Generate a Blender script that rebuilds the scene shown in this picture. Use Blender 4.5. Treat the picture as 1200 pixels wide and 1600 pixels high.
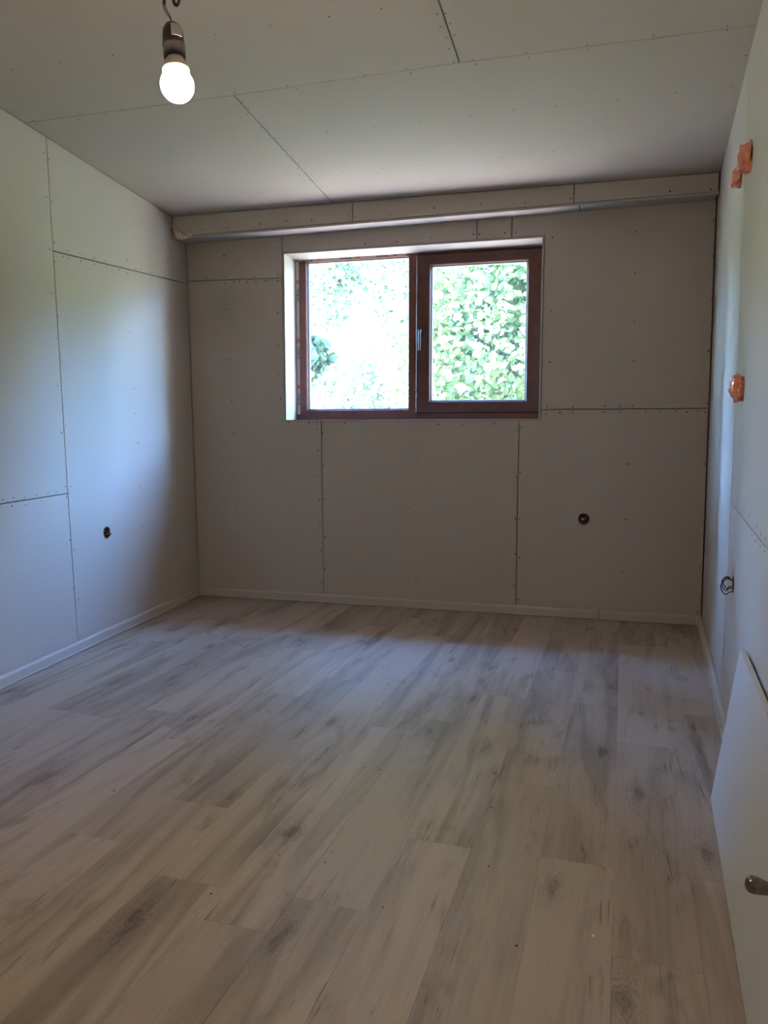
import bpy, bmesh, math, random
import numpy as np
from mathutils import Vector, Matrix, noise
random.seed(7); np.random.seed(7)
for o in list(bpy.data.objects): bpy.data.objects.remove(o)
scn = bpy.context.scene
COL = scn.collection

# ------------------------------------------------------------------ camera
FPX, YAW, PITCH, ROLL, EYE = 1200.0, .26314, .10345, .00056, 1.17
def _axes():
    cy, sy, cp, sp = math.cos(YAW), math.sin(YAW), math.cos(PITCH), math.sin(PITCH)
    fw = np.array([-sy*cp, cy*cp, -sp]); r = np.array([cy, sy, 0]); u = np.cross(r, fw)
    cr, sr = math.cos(ROLL), math.sin(ROLL)
    return r*cr+u*sr, -r*sr+u*cr, fw
AX_R, AX_U, AX_F = _axes()
CAM = np.array([0, 0, EYE])
cd = bpy.data.cameras.new('camera'); cam = bpy.data.objects.new('camera', cd); COL.objects.link(cam)
cd.sensor_fit = 'VERTICAL'; cd.sensor_height = 36; cd.lens = FPX/1600*36; cd.clip_start = .01; cd.clip_end = 300
m = Matrix.Identity(4)
for i in range(3):
    m[i][0], m[i][1], m[i][2], m[i][3] = AX_R[i], AX_U[i], -AX_F[i], CAM[i]
cam.matrix_world = m
scn.camera = cam

# ------------------------------------------------------------------ light
SUN_STRENGTH = 200.0
SKY_STRENGTH = 21.5
EXPOSURE = 0.0
BULB = 710.0
scn.view_settings.view_transform = 'Standard'; scn.view_settings.look = 'None'
scn.view_settings.gamma = 1; scn.view_settings.use_curve_mapping = False
scn.view_settings.exposure = EXPOSURE
w = bpy.data.worlds.new('world'); scn.world = w; w.use_nodes = True
nt = w.node_tree; nt.nodes.clear()
sky = nt.nodes.new('ShaderNodeTexSky'); sky.sky_type = 'NISHITA'; sky.sun_disc = False
SUN_EL, SUN_AZ = math.radians(52), math.radians(-104)      # azimuth measured from +y towards +x
sky.sun_elevation = SUN_EL; sky.sun_rotation = SUN_AZ; sky.air_density = 1.0; sky.dust_density = 0.2; sky.ozone_density = 2.5
bg = nt.nodes.new('ShaderNodeBackground'); bg.inputs['Strength'].default_value = SKY_STRENGTH
wo = nt.nodes.new('ShaderNodeOutputWorld')
tint = nt.nodes.new('ShaderNodeMixRGB'); tint.blend_type = 'MULTIPLY'; tint.inputs[0].default_value = 1; tint.inputs[2].default_value = (.78, .98, 1.22, 1)
nt.links.new(sky.outputs[0], tint.inputs[1]); nt.links.new(tint.outputs[0], bg.inputs[0]); nt.links.new(bg.outputs[0], wo.inputs[0])
sd = bpy.data.lights.new('sun', 'SUN'); sun = bpy.data.objects.new('sun', sd); COL.objects.link(sun)
sd.energy = SUN_STRENGTH; sd.angle = math.radians(.6); sd.color = (1, .95, .87)
sdir = Vector((math.sin(SUN_AZ)*math.cos(SUN_EL), math.cos(SUN_AZ)*math.cos(SUN_EL), math.sin(SUN_EL)))
sun.rotation_euler = sdir.to_track_quat('Z', 'Y').to_euler()
sun.location = (-6, -4, 12)

# ------------------------------------------------------------------ pixel helpers (a pixel is only a direction)
def ray(x, y): return AX_F + (x-600)/FPX*AX_R - (y-800)/FPX*AX_U
def hit(q, P0, n):
    d = ray(*q); n = np.array(n, float)
    return CAM + d*((np.array(P0)-CAM) @ n)/(d @ n)
D, C, SOF = 4.937, 2.597, .213
REAR = -.75
def onY(q, Y=D): return hit(q, (0, Y, 0), (0, 1, 0))
def onZ(q, Z=0): return hit(q, (0, 0, Z), (0, 0, 1))
RC, RN = np.array([.5902, 3.931, 1.5402]), np.array([.997, -.0769, .0064])
def xR(y, z): return RC[0]-(RN[1]*(y-RC[1])+RN[2]*(z-RC[2]))/RN[0]
def onR(q): return hit(q, RC, RN)
_b0, _b1 = onY((311.5, 930)), onZ((0, 1075))
_t0, _t1 = onY((268, 340), D-SOF), onZ((0, 167), C)
def _ln(a, b, y): return a[0]+(b[0]-a[0])*(y-a[1])/(b[1]-a[1])
def xL(y, z):                                   # slightly twisted left wall
    k = z/C
    return _ln(_b0, _b1, y)*(1-k)+_ln(_t0, _t1, y)*k
def onL(q):
    d = ray(*q); t0, t1 = 1., 6.
    g = lambda t: (CAM+d*t)[0]-xL(*(CAM+d*t)[1:])
    for _ in range(80):
        tm = (t0+t1)/2
        if g(t0)*g(tm) <= 0: t1 = tm
        else: t0 = tm
    return CAM+d*(t0+t1)/2

# ------------------------------------------------------------------ materials
MATS = {}
def mat(name, col, rough=.6, var=.06, vscale=6, metallic=0, bump=0, bscale=60, spec=.5, trans=0, emit=None, col2=None, coat=0, sss=0):
    if name in MATS: return MATS[name]
    M = bpy.data.materials.new(name); M.use_nodes = True; nt = M.node_tree; b = nt.nodes['Principled BSDF']
    tc = nt.nodes.new('ShaderNodeTexCoord'); nz = nt.nodes.new('ShaderNodeTexNoise')
    nz.inputs['Scale'].default_value = vscale; nz.inputs['Detail'].default_value = 5
    nt.links.new(tc.outputs['Object'], nz.inputs['Vector'])
    rp = nt.nodes.new('ShaderNodeValToRGB')
    c2 = col2 if col2 else tuple(c*(1-var*2) for c in col)
    rp.color_ramp.elements[0].position = .3; rp.color_ramp.elements[1].position = .7
    rp.color_ramp.elements[0].color = (*c2, 1); rp.color_ramp.elements[1].color = (*col, 1)
    nt.links.new(nz.outputs['Fac'], rp.inputs['Fac']); nt.links.new(rp.outputs['Color'], b.inputs['Base Color'])
    b.inputs['Roughness'].default_value = rough; b.inputs['Metallic'].default_value = metallic
    b.inputs['Specular IOR Level'].default_value = spec; b.inputs['Transmission Weight'].default_value = trans
    b.inputs['Coat Weight'].default_value = coat; b.inputs['Subsurface Weight'].default_value = sss
    if sss: b.inputs['Subsurface Radius'].default_value = (.02, .008, .005)
    if emit:
        b.inputs['Emission Color'].default_value = (*emit[0], 1); b.inputs['Emission Strength'].default_value = emit[1]
    if bump:
        n2 = nt.nodes.new('ShaderNodeTexNoise'); n2.inputs['Scale'].default_value = bscale; n2.inputs['Detail'].default_value = 4
        bp = nt.nodes.new('ShaderNodeBump'); bp.inputs['Strength'].default_value = bump; bp.inputs['Distance'].default_value = .01
        nt.links.new(tc.outputs['Object'], n2.inputs['Vector']); nt.links.new(n2.outputs['Fac'], bp.inputs['Height'])
        nt.links.new(bp.outputs['Normal'], b.inputs['Normal'])
    MATS[name] = M
    return M

def drywall_mat():
    M = mat('drywall paper', (.485, .438, .385), .85, .012, 1.2, bump=.03, bscale=240, spec=.2)
    nt = M.node_tree; b = nt.nodes['Principled BSDF']; tc = nt.nodes['Texture Coordinate']
    src = b.inputs['Base Color'].links[0].from_socket
    # handling dirt: small grey scuffs scattered over the boards
    n = nt.nodes.new('ShaderNodeTexNoise'); n.inputs['Scale'].default_value = 2.3; n.inputs['Detail'].default_value = 9; n.inputs['Roughness'].default_value = .72
    r = nt.nodes.new('ShaderNodeValToRGB'); r.color_ramp.elements[0].position = .61; r.color_ramp.elements[0].color = (0, 0, 0, 1)
    r.color_ramp.elements[1].position = .8; r.color_ramp.elements[1].color = (.22, .22, .22, 1)
    mx = nt.nodes.new('ShaderNodeMixRGB'); mx.blend_type = 'MIX'; mx.inputs[2].default_value = (.33, .30, .27, 1)
    nt.links.new(tc.outputs['Object'], n.inputs['Vector']); nt.links.new(n.outputs['Fac'], r.inputs['Fac'])
    nt.links.new(r.outputs['Color'], mx.inputs[0]); nt.links.new(src, mx.inputs[1]); nt.links.new(mx.outputs[0], b.inputs['Base Color'])
    # one grubby patch on the board left of the window
    vd = nt.nodes.new('ShaderNodeVectorMath'); vd.operation = 'DISTANCE'; vd.inputs[1].default_value = tuple(onY((352, 478)))
    mr = nt.nodes.new('ShaderNodeMapRange'); mr.inputs['From Min'].default_value = .34; mr.inputs['From Max'].default_value = .02
    n3 = nt.nodes.new('ShaderNodeTexNoise'); n3.inputs['Scale'].default_value = 9; n3.inputs['Detail'].default_value = 8; n3.inputs['Roughness'].default_value = .7
    m3 = nt.nodes.new('ShaderNodeMath'); m3.operation = 'MULTIPLY'; m4 = nt.nodes.new('ShaderNodeMath'); m4.operation = 'MULTIPLY'; m4.inputs[1].default_value = .75; m4.use_clamp = True
    mx2 = nt.nodes.new('ShaderNodeMixRGB'); mx2.inputs[2].default_value = (.26, .22, .18, 1)
    L = nt.links.new
    L(tc.outputs['Object'], vd.inputs[0]); L(vd.outputs['Value'], mr.inputs['Value']); L(tc.outputs['Object'], n3.inputs['Vector'])
    L(mr.outputs[0], m3.inputs[0]); L(n3.outputs['Fac'], m3.inputs[1]); L(m3.outputs[0], m4.inputs[0]); L(m4.outputs[0], mx2.inputs[0])
    L(mx.outputs[0], mx2.inputs[1]); L(mx2.outputs[0], b.inputs['Base Color'])
    return M
DRY = drywall_mat()
CORE = mat('wall core', (.14, .12, .10), .95, .2, 12)
GYP = mat('cut gypsum edge', (.72, .66, .62), .9, .06, 40, bump=.3, bscale=90)
SCREW = mat('screw head', (.035, .032, .03), .55, .1, 40, metallic=.3)
SKIRT = mat('skirting plastic', (.50, .46, .41), .4, .03, 3)

def wood_floor_mat():
    M = bpy.data.materials.new('greige oak laminate'); M.use_nodes = True; nt = M.node_tree; N = nt.nodes; L = nt.links
    b = N['Principled BSDF']
    def node(t, **k):
        n = N.new(t)
        for a, v in k.items(): setattr(n, a, v)
        return n
    def math_(op, a, bb=None, c=None, clamp=False):
        n = node('ShaderNodeMath', operation=op); n.use_clamp = clamp
        for i, v in enumerate((a, bb, c)):
            if v is None: continue
            if isinstance(v, (int, float)): n.inputs[i].default_value = v
            else: L.new(v, n.inputs[i])
        return n.outputs[0]
    tc = node('ShaderNodeTexCoord'); oi = node('ShaderNodeObjectInfo')
    sep = node('ShaderNodeSeparateXYZ'); L.new(tc.outputs['Object'], sep.inputs[0])
    sc = node('ShaderNodeSeparateColor'); L.new(oi.outputs['Color'], sc.inputs[0])
    seed, tone, kx, ky = sc.outputs[0], sc.outputs[1], sc.outputs[2], oi.outputs['Alpha']
    X, Y = sep.outputs[0], sep.outputs[1]
    sz = math_('MULTIPLY', seed, 97.)
    def ntex(sx, sy, detail, rough, dist=0, off=0):
        cv = node('ShaderNodeCombineXYZ')
        L.new(math_('MULTIPLY', X, sx), cv.inputs[0]); L.new(math_('MULTIPLY', Y, sy), cv.inputs[1]); L.new(math_('ADD', sz, off), cv.inputs[2])
        n = node('ShaderNodeTexNoise'); n.inputs['Scale'].default_value = 1; n.inputs['Detail'].default_value = detail
        n.inputs['Roughness'].default_value = rough; n.inputs['Distortion'].default_value = dist
        L.new(cv.outputs[0], n.inputs['Vector']); return n.outputs['Fac']
    def ramp(v, p0, p1):
        n = node('ShaderNodeMapRange'); n.interpolation_type = 'SMOOTHSTEP'
        n.inputs['From Min'].default_value = p0; n.inputs['From Max'].default_value = p1
        L.new(v, n.inputs['Value']); return n.outputs[0]
    fine = ntex(190, 7, 4, .6)
    mid = ntex(38, 1.6, 5, .6, .4, 11)
    streak = ntex(8, .75, 4, .55, 1.0, 23)
    blotch = ntex(6, 2.2, 5, .6, 1.2, 41)
    crack = ntex(16, .55, 3, .5, 1.5, 57)
    # knots: rings stretched along the board
    dx = math_('SUBTRACT', X, math_('MULTIPLY', math_('SUBTRACT', kx, .5), .14))
    dy = math_('SUBTRACT', Y, math_('MULTIPLY', math_('SUBTRACT', ky, .5), 1.0))
    wob = math_('MULTIPLY', math_('SUBTRACT', ntex(22, 7, 4, .6, .6, 71), .5), .075)
    dist = math_('ADD', math_('SQRT', math_('ADD', math_('MULTIPLY', dx, dx), math_('MULTIPLY', math_('MULTIPLY', dy, dy), .16))), wob)
    ring = math_('ADD', math_('MULTIPLY', math_('SINE', math_('MULTIPLY', dist, 760.)), .5), .5)
    near = math_('SUBTRACT', 1., ramp(dist, .012, .075))
    core = math_('SUBTRACT', 1., ramp(dist, .0, .026))
    knot = math_('ADD', math_('MULTIPLY', math_('MULTIPLY', ring, near), .30), math_('MULTIPLY', core, .42))
    crackm = math_('SUBTRACT', 1., ramp(math_('ABSOLUTE', math_('SUBTRACT', crack, .5)), .0, .012))
    crackm = math_('MULTIPLY', crackm, ramp(blotch, .5, .62))
    dark = math_('MULTIPLY', ramp(streak, .42, .72), .42)
    dark = math_('ADD', dark, math_('MULTIPLY', ramp(blotch, .52, .78), .40))
    dark = math_('ADD', dark, math_('MULTIPLY', ramp(mid, .45, .75), .14))
    dark = math_('ADD', dark, math_('MULTIPLY', ramp(fine, .4, .7), .09))
    dark = math_('ADD', dark, knot); dark = math_('ADD', dark, math_('MULTIPLY', crackm, .5))
    dark = math_('ADD', dark, math_('MULTIPLY', math_('SUBTRACT', .5, tone), .55), clamp=True)
    cr = node('ShaderNodeValToRGB'); e = cr.color_ramp.elements
    e[0].position = 0; e[0].color = (.42, .335, .275, 1); e[1].position = 1; e[1].color = (.105, .073, .051, 1)
    k = e.new(.42); k.color = (.27, .207, .163, 1)
    L.new(dark, cr.inputs[0]); L.new(cr.outputs[0], b.inputs['Base Color'])
    rr = math_('ADD', math_('MULTIPLY', fine, .16), .42); L.new(rr, b.inputs['Roughness'])
    b.inputs['Specular IOR Level'].default_value = .45
    bp = node('ShaderNodeBump'); bp.inputs['Strength'].default_value = .28; bp.inputs['Distance'].default_value = .002
    hgt = math_('SUBTRACT', math_('ADD', math_('MULTIPLY', fine, .7), math_('MULTIPLY', mid, .5)), math_('MULTIPLY', crackm, .6))
    L.new(hgt, bp.inputs['Height']); L.new(bp.outputs[0], b.inputs['Normal'])
    return M
OAK = wood_floor_mat()

# ------------------------------------------------------------------ mesh helpers
def link(name, bm, material, parent=None, smooth=False):
    me = bpy.data.meshes.new(name); bm.normal_update(); bm.to_mesh(me); bm.free()
    return link_me(name, me, material, parent, smooth)
def link_me(name, me, material, parent=None, smooth=False):
    o = bpy.data.objects.new(name, me); COL.objects.link(o)
    if material: me.materials.append(material)
    if smooth: me.polygons.foreach_set('use_smooth', [True]*len(me.polygons))
    if parent:
        o.parent = parent
        o.matrix_parent_inverse = Matrix.Translation(parent.location).inverted() if parent.type == 'EMPTY' else parent.matrix_world.inverted()
    return o
def empty(name, loc=(0, 0, 0), parent=None):
    o = bpy.data.objects.new(name, None); COL.objects.link(o); o.location = loc; o.empty_display_size = .05
    return o
def tag(o, label=None, cat=None, group=None, kind=None):
    if label: o['label'] = label
    if cat: o['category'] = cat
    if group: o['group'] = group
    if kind: o['kind'] = kind
    return o
def struct(o): o['kind'] = 'structure'; return o
def box(bm, p0, p1, bevel=0):
    r = bmesh.ops.create_cube(bm, size=1)
    c = [(a+b)/2 for a, b in zip(p0, p1)]; s = [abs(b-a) for a, b in zip(p0, p1)]
    bmesh.ops.scale(bm, vec=s, verts=r['verts']); bmesh.ops.translate(bm, vec=c, verts=r['verts'])
    if bevel:
        es = list({e for v in r['verts'] for e in v.link_edges})
        bmesh.ops.bevel(bm, geom=es, offset=bevel, segments=2, affect='EDGES', profile=.6)
def prism(bm, bottom, top):
    a = [bm.verts.new(p) for p in bottom]; b = [bm.verts.new(p) for p in top]; n = len(a)
    bm.faces.new(a[::-1]); bm.faces.new(b)
    for i in range(n): bm.faces.new((a[i], a[(i+1) % n], b[(i+1) % n], b[i]))
    bmesh.ops.recalc_face_normals(bm, faces=bm.faces)
def tube(bm, pts, rad, seg=8, caps=True):
    pts = [Vector(p) for p in pts]; rings = []
    rads = rad if isinstance(rad, (list, tuple)) else [rad]*len(pts)
    t = (pts[1]-pts[0]).normalized(); nrm = t.orthogonal().normalized()
    for i, p in enumerate(pts):
        t2 = (pts[min(i+1, len(pts)-1)]-pts[max(i-1, 0)]).normalized()
        nrm = (nrm-t2*nrm.dot(t2)).normalized(); bi = t2.cross(nrm)
        rings.append([bm.verts.new(p+(nrm*math.cos(a)+bi*math.sin(a))*rads[i]) for a in (2*math.pi*k/seg for k in range(seg))])
    for i in range(len(rings)-1):
        for k in range(seg):
            bm.faces.new((rings[i][k], rings[i][(k+1) % seg], rings[i+1][(k+1) % seg], rings[i+1][k]))
    if caps: bm.faces.new(rings[0][::-1]); bm.faces.new(rings[-1])
def spline(pts, n=8):
    P = [np.array(p, float) for p in pts]; P = [2*P[0]-P[1]]+P+[2*P[-1]-P[-2]]; out = []
    for i in range(1, len(P)-2):
        for k in range(n):
            t = k/n; a, b, c, d = P[i-1:i+3]
            out.append(.5*((2*b)+(-a+c)*t+(2*a-5*b+4*c-d)*t*t+(-a+3*b-3*c+d)*t**3))
    out.append(P[-2]); return out
def lathe(bm, prof, seg=32, M=Matrix.Identity(4)):
    rings = []
    for r, z in prof:
        rings.append([bm.verts.new(M @ Vector((r*math.cos(2*math.pi*k/seg), r*math.sin(2*math.pi*k/seg), z))) for k in range(seg)])
    for i in range(len(rings)-1):
        for k in range(seg):
            bm.faces.new((rings[i][k], rings[i][(k+1) % seg], rings[i+1][(k+1) % seg], rings[i+1][k]))
    bm.faces.new(rings[0][::-1]); bm.faces.new(rings[-1])
    bmesh.ops.recalc_face_normals(bm, faces=bm.faces)
def offset_poly(P, d):
    P = [np.array(p[:2], float) for p in P]; n = len(P); out = []
    for i in range(n):
        a, b, c = P[i-1], P[i], P[(i+1) % n]
        e1 = (b-a)/np.linalg.norm(b-a); e2 = (c-b)/np.linalg.norm(c-b)
        n1 = np.array([-e1[1], e1[0]]); n2 = np.array([-e2[1], e2[0]])
        k = n1+n2; out.append(b+k*d/max(.2, 1+n1 @ n2))
    return out
def area2(P): return sum(P[i-1][0]*P[i][1]-P[i][0]*P[i-1][1] for i in range(len(P)))/2

def sheet(name, parent, poly, surf, nrm, material=DRY, th=.0125, gap=.0022, cham=.0016, holes=(), proud=0.):
    """a board: poly in surface coordinates, surf maps (a,b)->3D, nrm points into the room, holes are (a,b,radius)"""
    P = [tuple(p) for p in poly]
    if area2(P) < 0: P = P[::-1]
    body = offset_poly(P, gap); face = offset_poly(body, cham)
    nv = Vector(nrm)
    def v3(ab, depth): return Vector(surf(ab[0], ab[1]))+nv*(proud-depth)
    bm = bmesh.new()
    def loop(pts, depth): return [bm.verts.new(v3(p, depth)) for p in pts]
    f0 = loop(face, 0); f1 = loop(body, cham*1.3); f2 = loop(body, th)
    for A, B in ((f0, f1), (f1, f2)):
        for i in range(len(A)):
            bm.faces.new((A[i], A[(i+1) % len(A)], B[(i+1) % len(A)], B[i]))
    fe = [bm.edges.get((f0[i], f0[i-1])) for i in range(len(f0))]; be = [bm.edges.get((f2[i], f2[i-1])) for i in range(len(f2))]
    for (ha, hb, hr) in holes:
        circ = [(ha+hr*math.cos(t)*(1+.04*math.sin(3*t)), hb+hr*math.sin(t)*(1+.04*math.sin(3*t))) for t in (2*math.pi*k/28 for k in range(28))]
        h0 = loop(circ, 0); h1 = loop(circ, th)
        for i in range(28):
            bm.faces.new((h0[i], h0[i-1], h1[i-1], h1[i]))
        fe += [bm.edges.get((h0[i], h0[i-1])) for i in range(28)]; be += [bm.edges.get((h1[i], h1[i-1])) for i in range(28)]
    bmesh.ops.triangle_fill(bm, use_beauty=True, use_dissolve=False, edges=fe, normal=nv)
    bmesh.ops.triangle_fill(bm, use_beauty=True, use_dissolve=False, edges=be, normal=-nv)
    bmesh.ops.recalc_face_normals(bm, faces=bm.faces)
    return link(name, bm, material, parent)

def screws(parent, pts, nrm, rad=.0042):
    bm = bmesh.new(); nv = Vector(nrm).normalized(); t = nv.orthogonal().normalized(); b = nv.cross(t)
    for p in pts:
        p = Vector(p); rr = rad*random.uniform(.8, 1.15)
        a = [bm.verts.new(p+nv*.0002+(t*math.cos(k*math.pi/4)+b*math.sin(k*math.pi/4))*rr) for k in range(8)]
        c = [bm.verts.new(p+nv*.0009+(t*math.cos(k*math.pi/4)+b*math.sin(k*math.pi/4))*rr*.7) for k in range(8)]
        d = bm.verts.new(p+nv*.0003)
        for k in range(8):
            bm.faces.new((a[k], a[(k+1) % 8], c[(k+1) % 8], c[k])); bm.faces.new((c[k], c[(k+1) % 8], d))
    o = link('screw_heads', bm, SCREW, parent); o['kind'] = 'stuff'
    return o

CAV = .055
NL = Vector((1, .083, 0)).normalized(); NR = Vector((-RN[0], -RN[1], -RN[2])); NB = Vector((0, -1, 0)); NC = Vector((0, 0, -1))
sL = lambda a, b: (xL(a, b), a, b)        # (y,z)
sR = lambda a, b: (xR(a, b), a, b)
sB = lambda a, b: (a, D, b)               # (x,z)
sC = lambda a, b: (a, b, C)               # (x,y)
pL = lambda x, y: tuple(onL((x, y))[1:])
pR = lambda x, y: tuple(onR((x, y))[1:])
pB = lambda x, y: tuple(onY((x, y))[[0, 2]])
pC = lambda x, y: tuple(onZ((x, y), C)[:2])

# ------------------------------------------------------------------ room shell (solid cores behind the boards)
def slab(name, bottom, top): 
    bm = bmesh.new(); prism(bm, bottom, top); return struct(link(name, bm, CORE))
XLO, XHI = -3.2, 1.1
Y1 = D+.34
bm = bmesh.new(); box(bm, (XLO, REAR-.3, -.30), (XHI, Y1, -.012)); floor = struct(link('floor', bm, CORE))
bm = bmesh.new(); box(bm, (XLO, REAR-.3, C+CAV), (XHI, Y1+.46, C+.35)); ceiling = struct(link('ceiling', bm, CORE))  # runs past the back wall as an unseen eave added to block high sky
ya, yb = REAR-.3, D+CAV
Zt = C+CAV
def core_left(z): return [(xL(ya, z)-CAV, ya, z), (xL(yb, z)-CAV, yb, z), (XLO, yb, z), (XLO, ya, z)]
def core_right(z): return [(xR(ya, z)+CAV, ya, z), (xR(yb, z)+CAV, yb, z), (XHI, yb, z), (XHI, ya, z)]
wall_left = slab('wall_left', core_left(-.012), core_left(Zt))
wall_right = slab('wall_right', core_right(-.012), core_right(Zt))
# window opening of the back wall (in wall coordinates)
WX0, WX1, WZ0, WZ1 = -2.034, -.314, 1.252, 2.368
bm = bmesh.new()
OX0, OX1, OZ0, OZ1 = WX0-.0125, WX1+.0125, WZ0-.0125, WZ1+.0125
box(bm, (XLO, yb, -.012), (OX0, Y1, Zt)); box(bm, (OX1, yb, -.012), (XHI, Y1, Zt))
box(bm, (OX0, yb, -.012), (OX1, Y1, OZ0)); box(bm, (OX0, yb, OZ1), (OX1, Y1, Zt))
wall_back = struct(link('wall_back', bm, mat('house render', (.62, .55, .46), .9, .05, 4, bump=.2)))
bm = bmesh.new(); box(bm, (xL(REAR, 1)+.02, REAR-.3, -.012), (xR(REAR, 1)-.02, REAR-.02, Zt)); wall_rear = struct(link('wall_rear', bm, CORE))

# ------------------------------------------------------------------ floor planks
TH = math.radians(2.2); PW = .193
ct, st = math.cos(TH), math.sin(TH)
def uv2xy(u, v): return (u*ct+v*st, -u*st+v*ct)
def xy2uv(x, y): return (x*ct-y*st, x*st+y*ct)
room2d = [(xL(REAR, 0), REAR), (xR(REAR, 0), REAR), (xR(D, 0), D), (xL(D, 0), D)]
room2d = offset_poly(room2d, -.010); room_uv = [xy2uv(*p) for p in room2d]
def clip(poly, cl):
    for i in range(len(cl)):
        a, b = cl[i-1], cl[i]; out = []
        ins = lambda p: (b[0]-a[0])*(p[1]-a[1])-(b[1]-a[1])*(p[0]-a[0]) >= 0
        for j in range(len(poly)):
            p, q = poly[j-1], poly[j]
            if ins(p) != ins(q):
                d1 = (b[0]-a[0])*(p[1]-a[1])-(b[1]-a[1])*(p[0]-a[0]); d2 = (b[0]-a[0])*(q[1]-a[1])-(b[1]-a[1])*(q[0]-a[0])
                t = d1/(d1-d2); out.append((p[0]+(q[0]-p[0])*t, p[1]+(q[1]-p[1])*t))
            if ins(q): out.append(q)
        poly = out
        if not poly: break
    return poly
_e = xy2uv(*onZ((1048, 1168))[:2])[0]          # a board edge seen by the right wall
def jv(x, y): return xy2uv(*onZ((x, y))[:2])[1]
def ju(x, y): return xy2uv(*onZ((x, y))[:2])[0]
seen = {}
for q in [(870, 1048), (930, 1101), (1006, 1164), (1009, 1009), (1052, 1114), (1096, 1374), (708, 1321), (924, 1351), (1037, 1510), (541, 1418), (320, 1381), (307, 1255), (786, 1088), (162, 1120), (280, 1156)]:
    c = math.floor((ju(*q)-_e)/PW); seen.setdefault(c, []).append(jv(*q))
LEN = 1.285
KNOTS = [(210, 1435), (440, 1465), (865, 1385), (975, 1560), (460, 1300), (672, 1142), (520, 1127), (1105, 1335), (1000, 1240), (330, 1010)]
TONES = [((1006, 1110), .72), ((1006, 1300), .36), ((930, 1200), .38), ((1100, 1450), .72), ((1096, 1250), .42), ((700, 1400), .6), ((541, 1340), .36), ((541, 1520), .6), ((320, 1310), .42), ((870, 1000), .4), ((870, 1150), .56), ((230, 1180), .62)]
def plank_at(q, u0, u1, v0, v1):
    u, v = xy2uv(*onZ(q)[:2]); return u0 <= u < u1 and v0 <= v < v1
for k in range(-22, 4):
    u0, u1 = _e+k*PW, _e+(k+1)*PW
    ends = sorted(seen.get(k, [random.Random(k*13+5).uniform(1.2, 2.4)]))
    while ends[0] > REAR-.2: ends.insert(0, ends[0]-LEN)
    while ends[-1] < D+.6: ends.append(ends[-1]+LEN)
    for j in range(len(ends)-1):
        v0, v1 = ends[j], ends[j+1]
        poly = clip([(u0, v0), (u1, v0), (u1, v1), (u0, v1)], room_uv)
        if len(poly) < 3 or abs(area2(poly)) < .002: continue
        cu, cv = (u0+u1)/2, (v0+v1)/2
        if area2(poly) < 0: poly = poly[::-1]
        P0 = [(p[0]-cu, p[1]-cv) for p in poly]
        body = offset_poly(P0, .00012); face = offset_poly(body, .00045)
        bm = bmesh.new()
        f0 = [bm.verts.new((p[0], p[1], 0)) for p in face]; f1 = [bm.verts.new((p[0], p[1], -.0006)) for p in body]; f2 = [bm.verts.new((p[0], p[1], -.010)) for p in body]
        bm.faces.new(f0); bm.faces.new(f2[::-1])
        for A, B in ((f0, f1), (f1, f2)):
            for i in range(len(A)): bm.faces.new((A[i], B[i], B[(i+1) % len(A)], A[(i+1) % len(A)]))
        bmesh.ops.recalc_face_normals(bm, faces=bm.faces)
        o = link('floor_plank', bm, OAK)
        x, y = uv2xy(cu, cv); o.location = (x, y, 0); o.rotation_euler = (0, 0, -TH); o.parent = floor
        rr = random.Random(k*101+j*7+3)
        tone = min(.9, max(.1, rr.gauss(.52, .12))); kx, ky = rr.random(), rr.random()
        if rr.random() < .55: ky = 4.
        for q, tn in TONES:
            if plank_at(q, u0, u1, v0, v1): tone = tn
        for q in KNOTS:
            if plank_at(q, u0, u1, v0, v1):
                uu, vv = xy2uv(*onZ(q)[:2]); kx, ky = (uu-cu)/.14+.5, (vv-cv)+.5
        o.color = (rr.random(), tone, kx, ky)

# ------------------------------------------------------------------ ceiling boards
cL = pC(47, 191); cM1 = pC(365, 149); cM2 = pC(718, 98); cR = pC(1180, 40); cX1 = pC(522, 320)
yL = lambda y: xL(y, C)-.008; yR = lambda y: xR(y, C)+.008
cL = (yL(cL[1]), cL[1]); cR = (yR(cR[1]), cR[1])
k1 = (cX1[0]-cM1[0])/(cX1[1]-cM1[1]); cX1b = (cM1[0]+k1*(D-cM1[1]), D)
f2_ = pC(685, 0); k2 = (f2_[0]-cM2[0])/(f2_[1]-cM2[1])
yf = cM2[1]-1.2; cF = (cM2[0]+k2*(yf-cM2[1]), yf)
sheet('ceiling_board', ceiling, [cL, cM1, cX1b, (yL(D), D)], sC, NC)
sheet('ceiling_board', ceiling, [cM1, cM2, cR, (yR(D), D), cX1b], sC, NC)
sheet('ceiling_board', ceiling, [(yL(yf), yf), cF, cM2, cM1, cL], sC, NC)
sheet('ceiling_board', ceiling, [cF, (yR(yf), yf), cR, cM2], sC, NC)
sheet('ceiling_board', ceiling, [(yL(REAR), REAR), (yR(REAR), REAR), (yR(yf), yf), (yL(yf), yf)], sC, NC)
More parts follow.
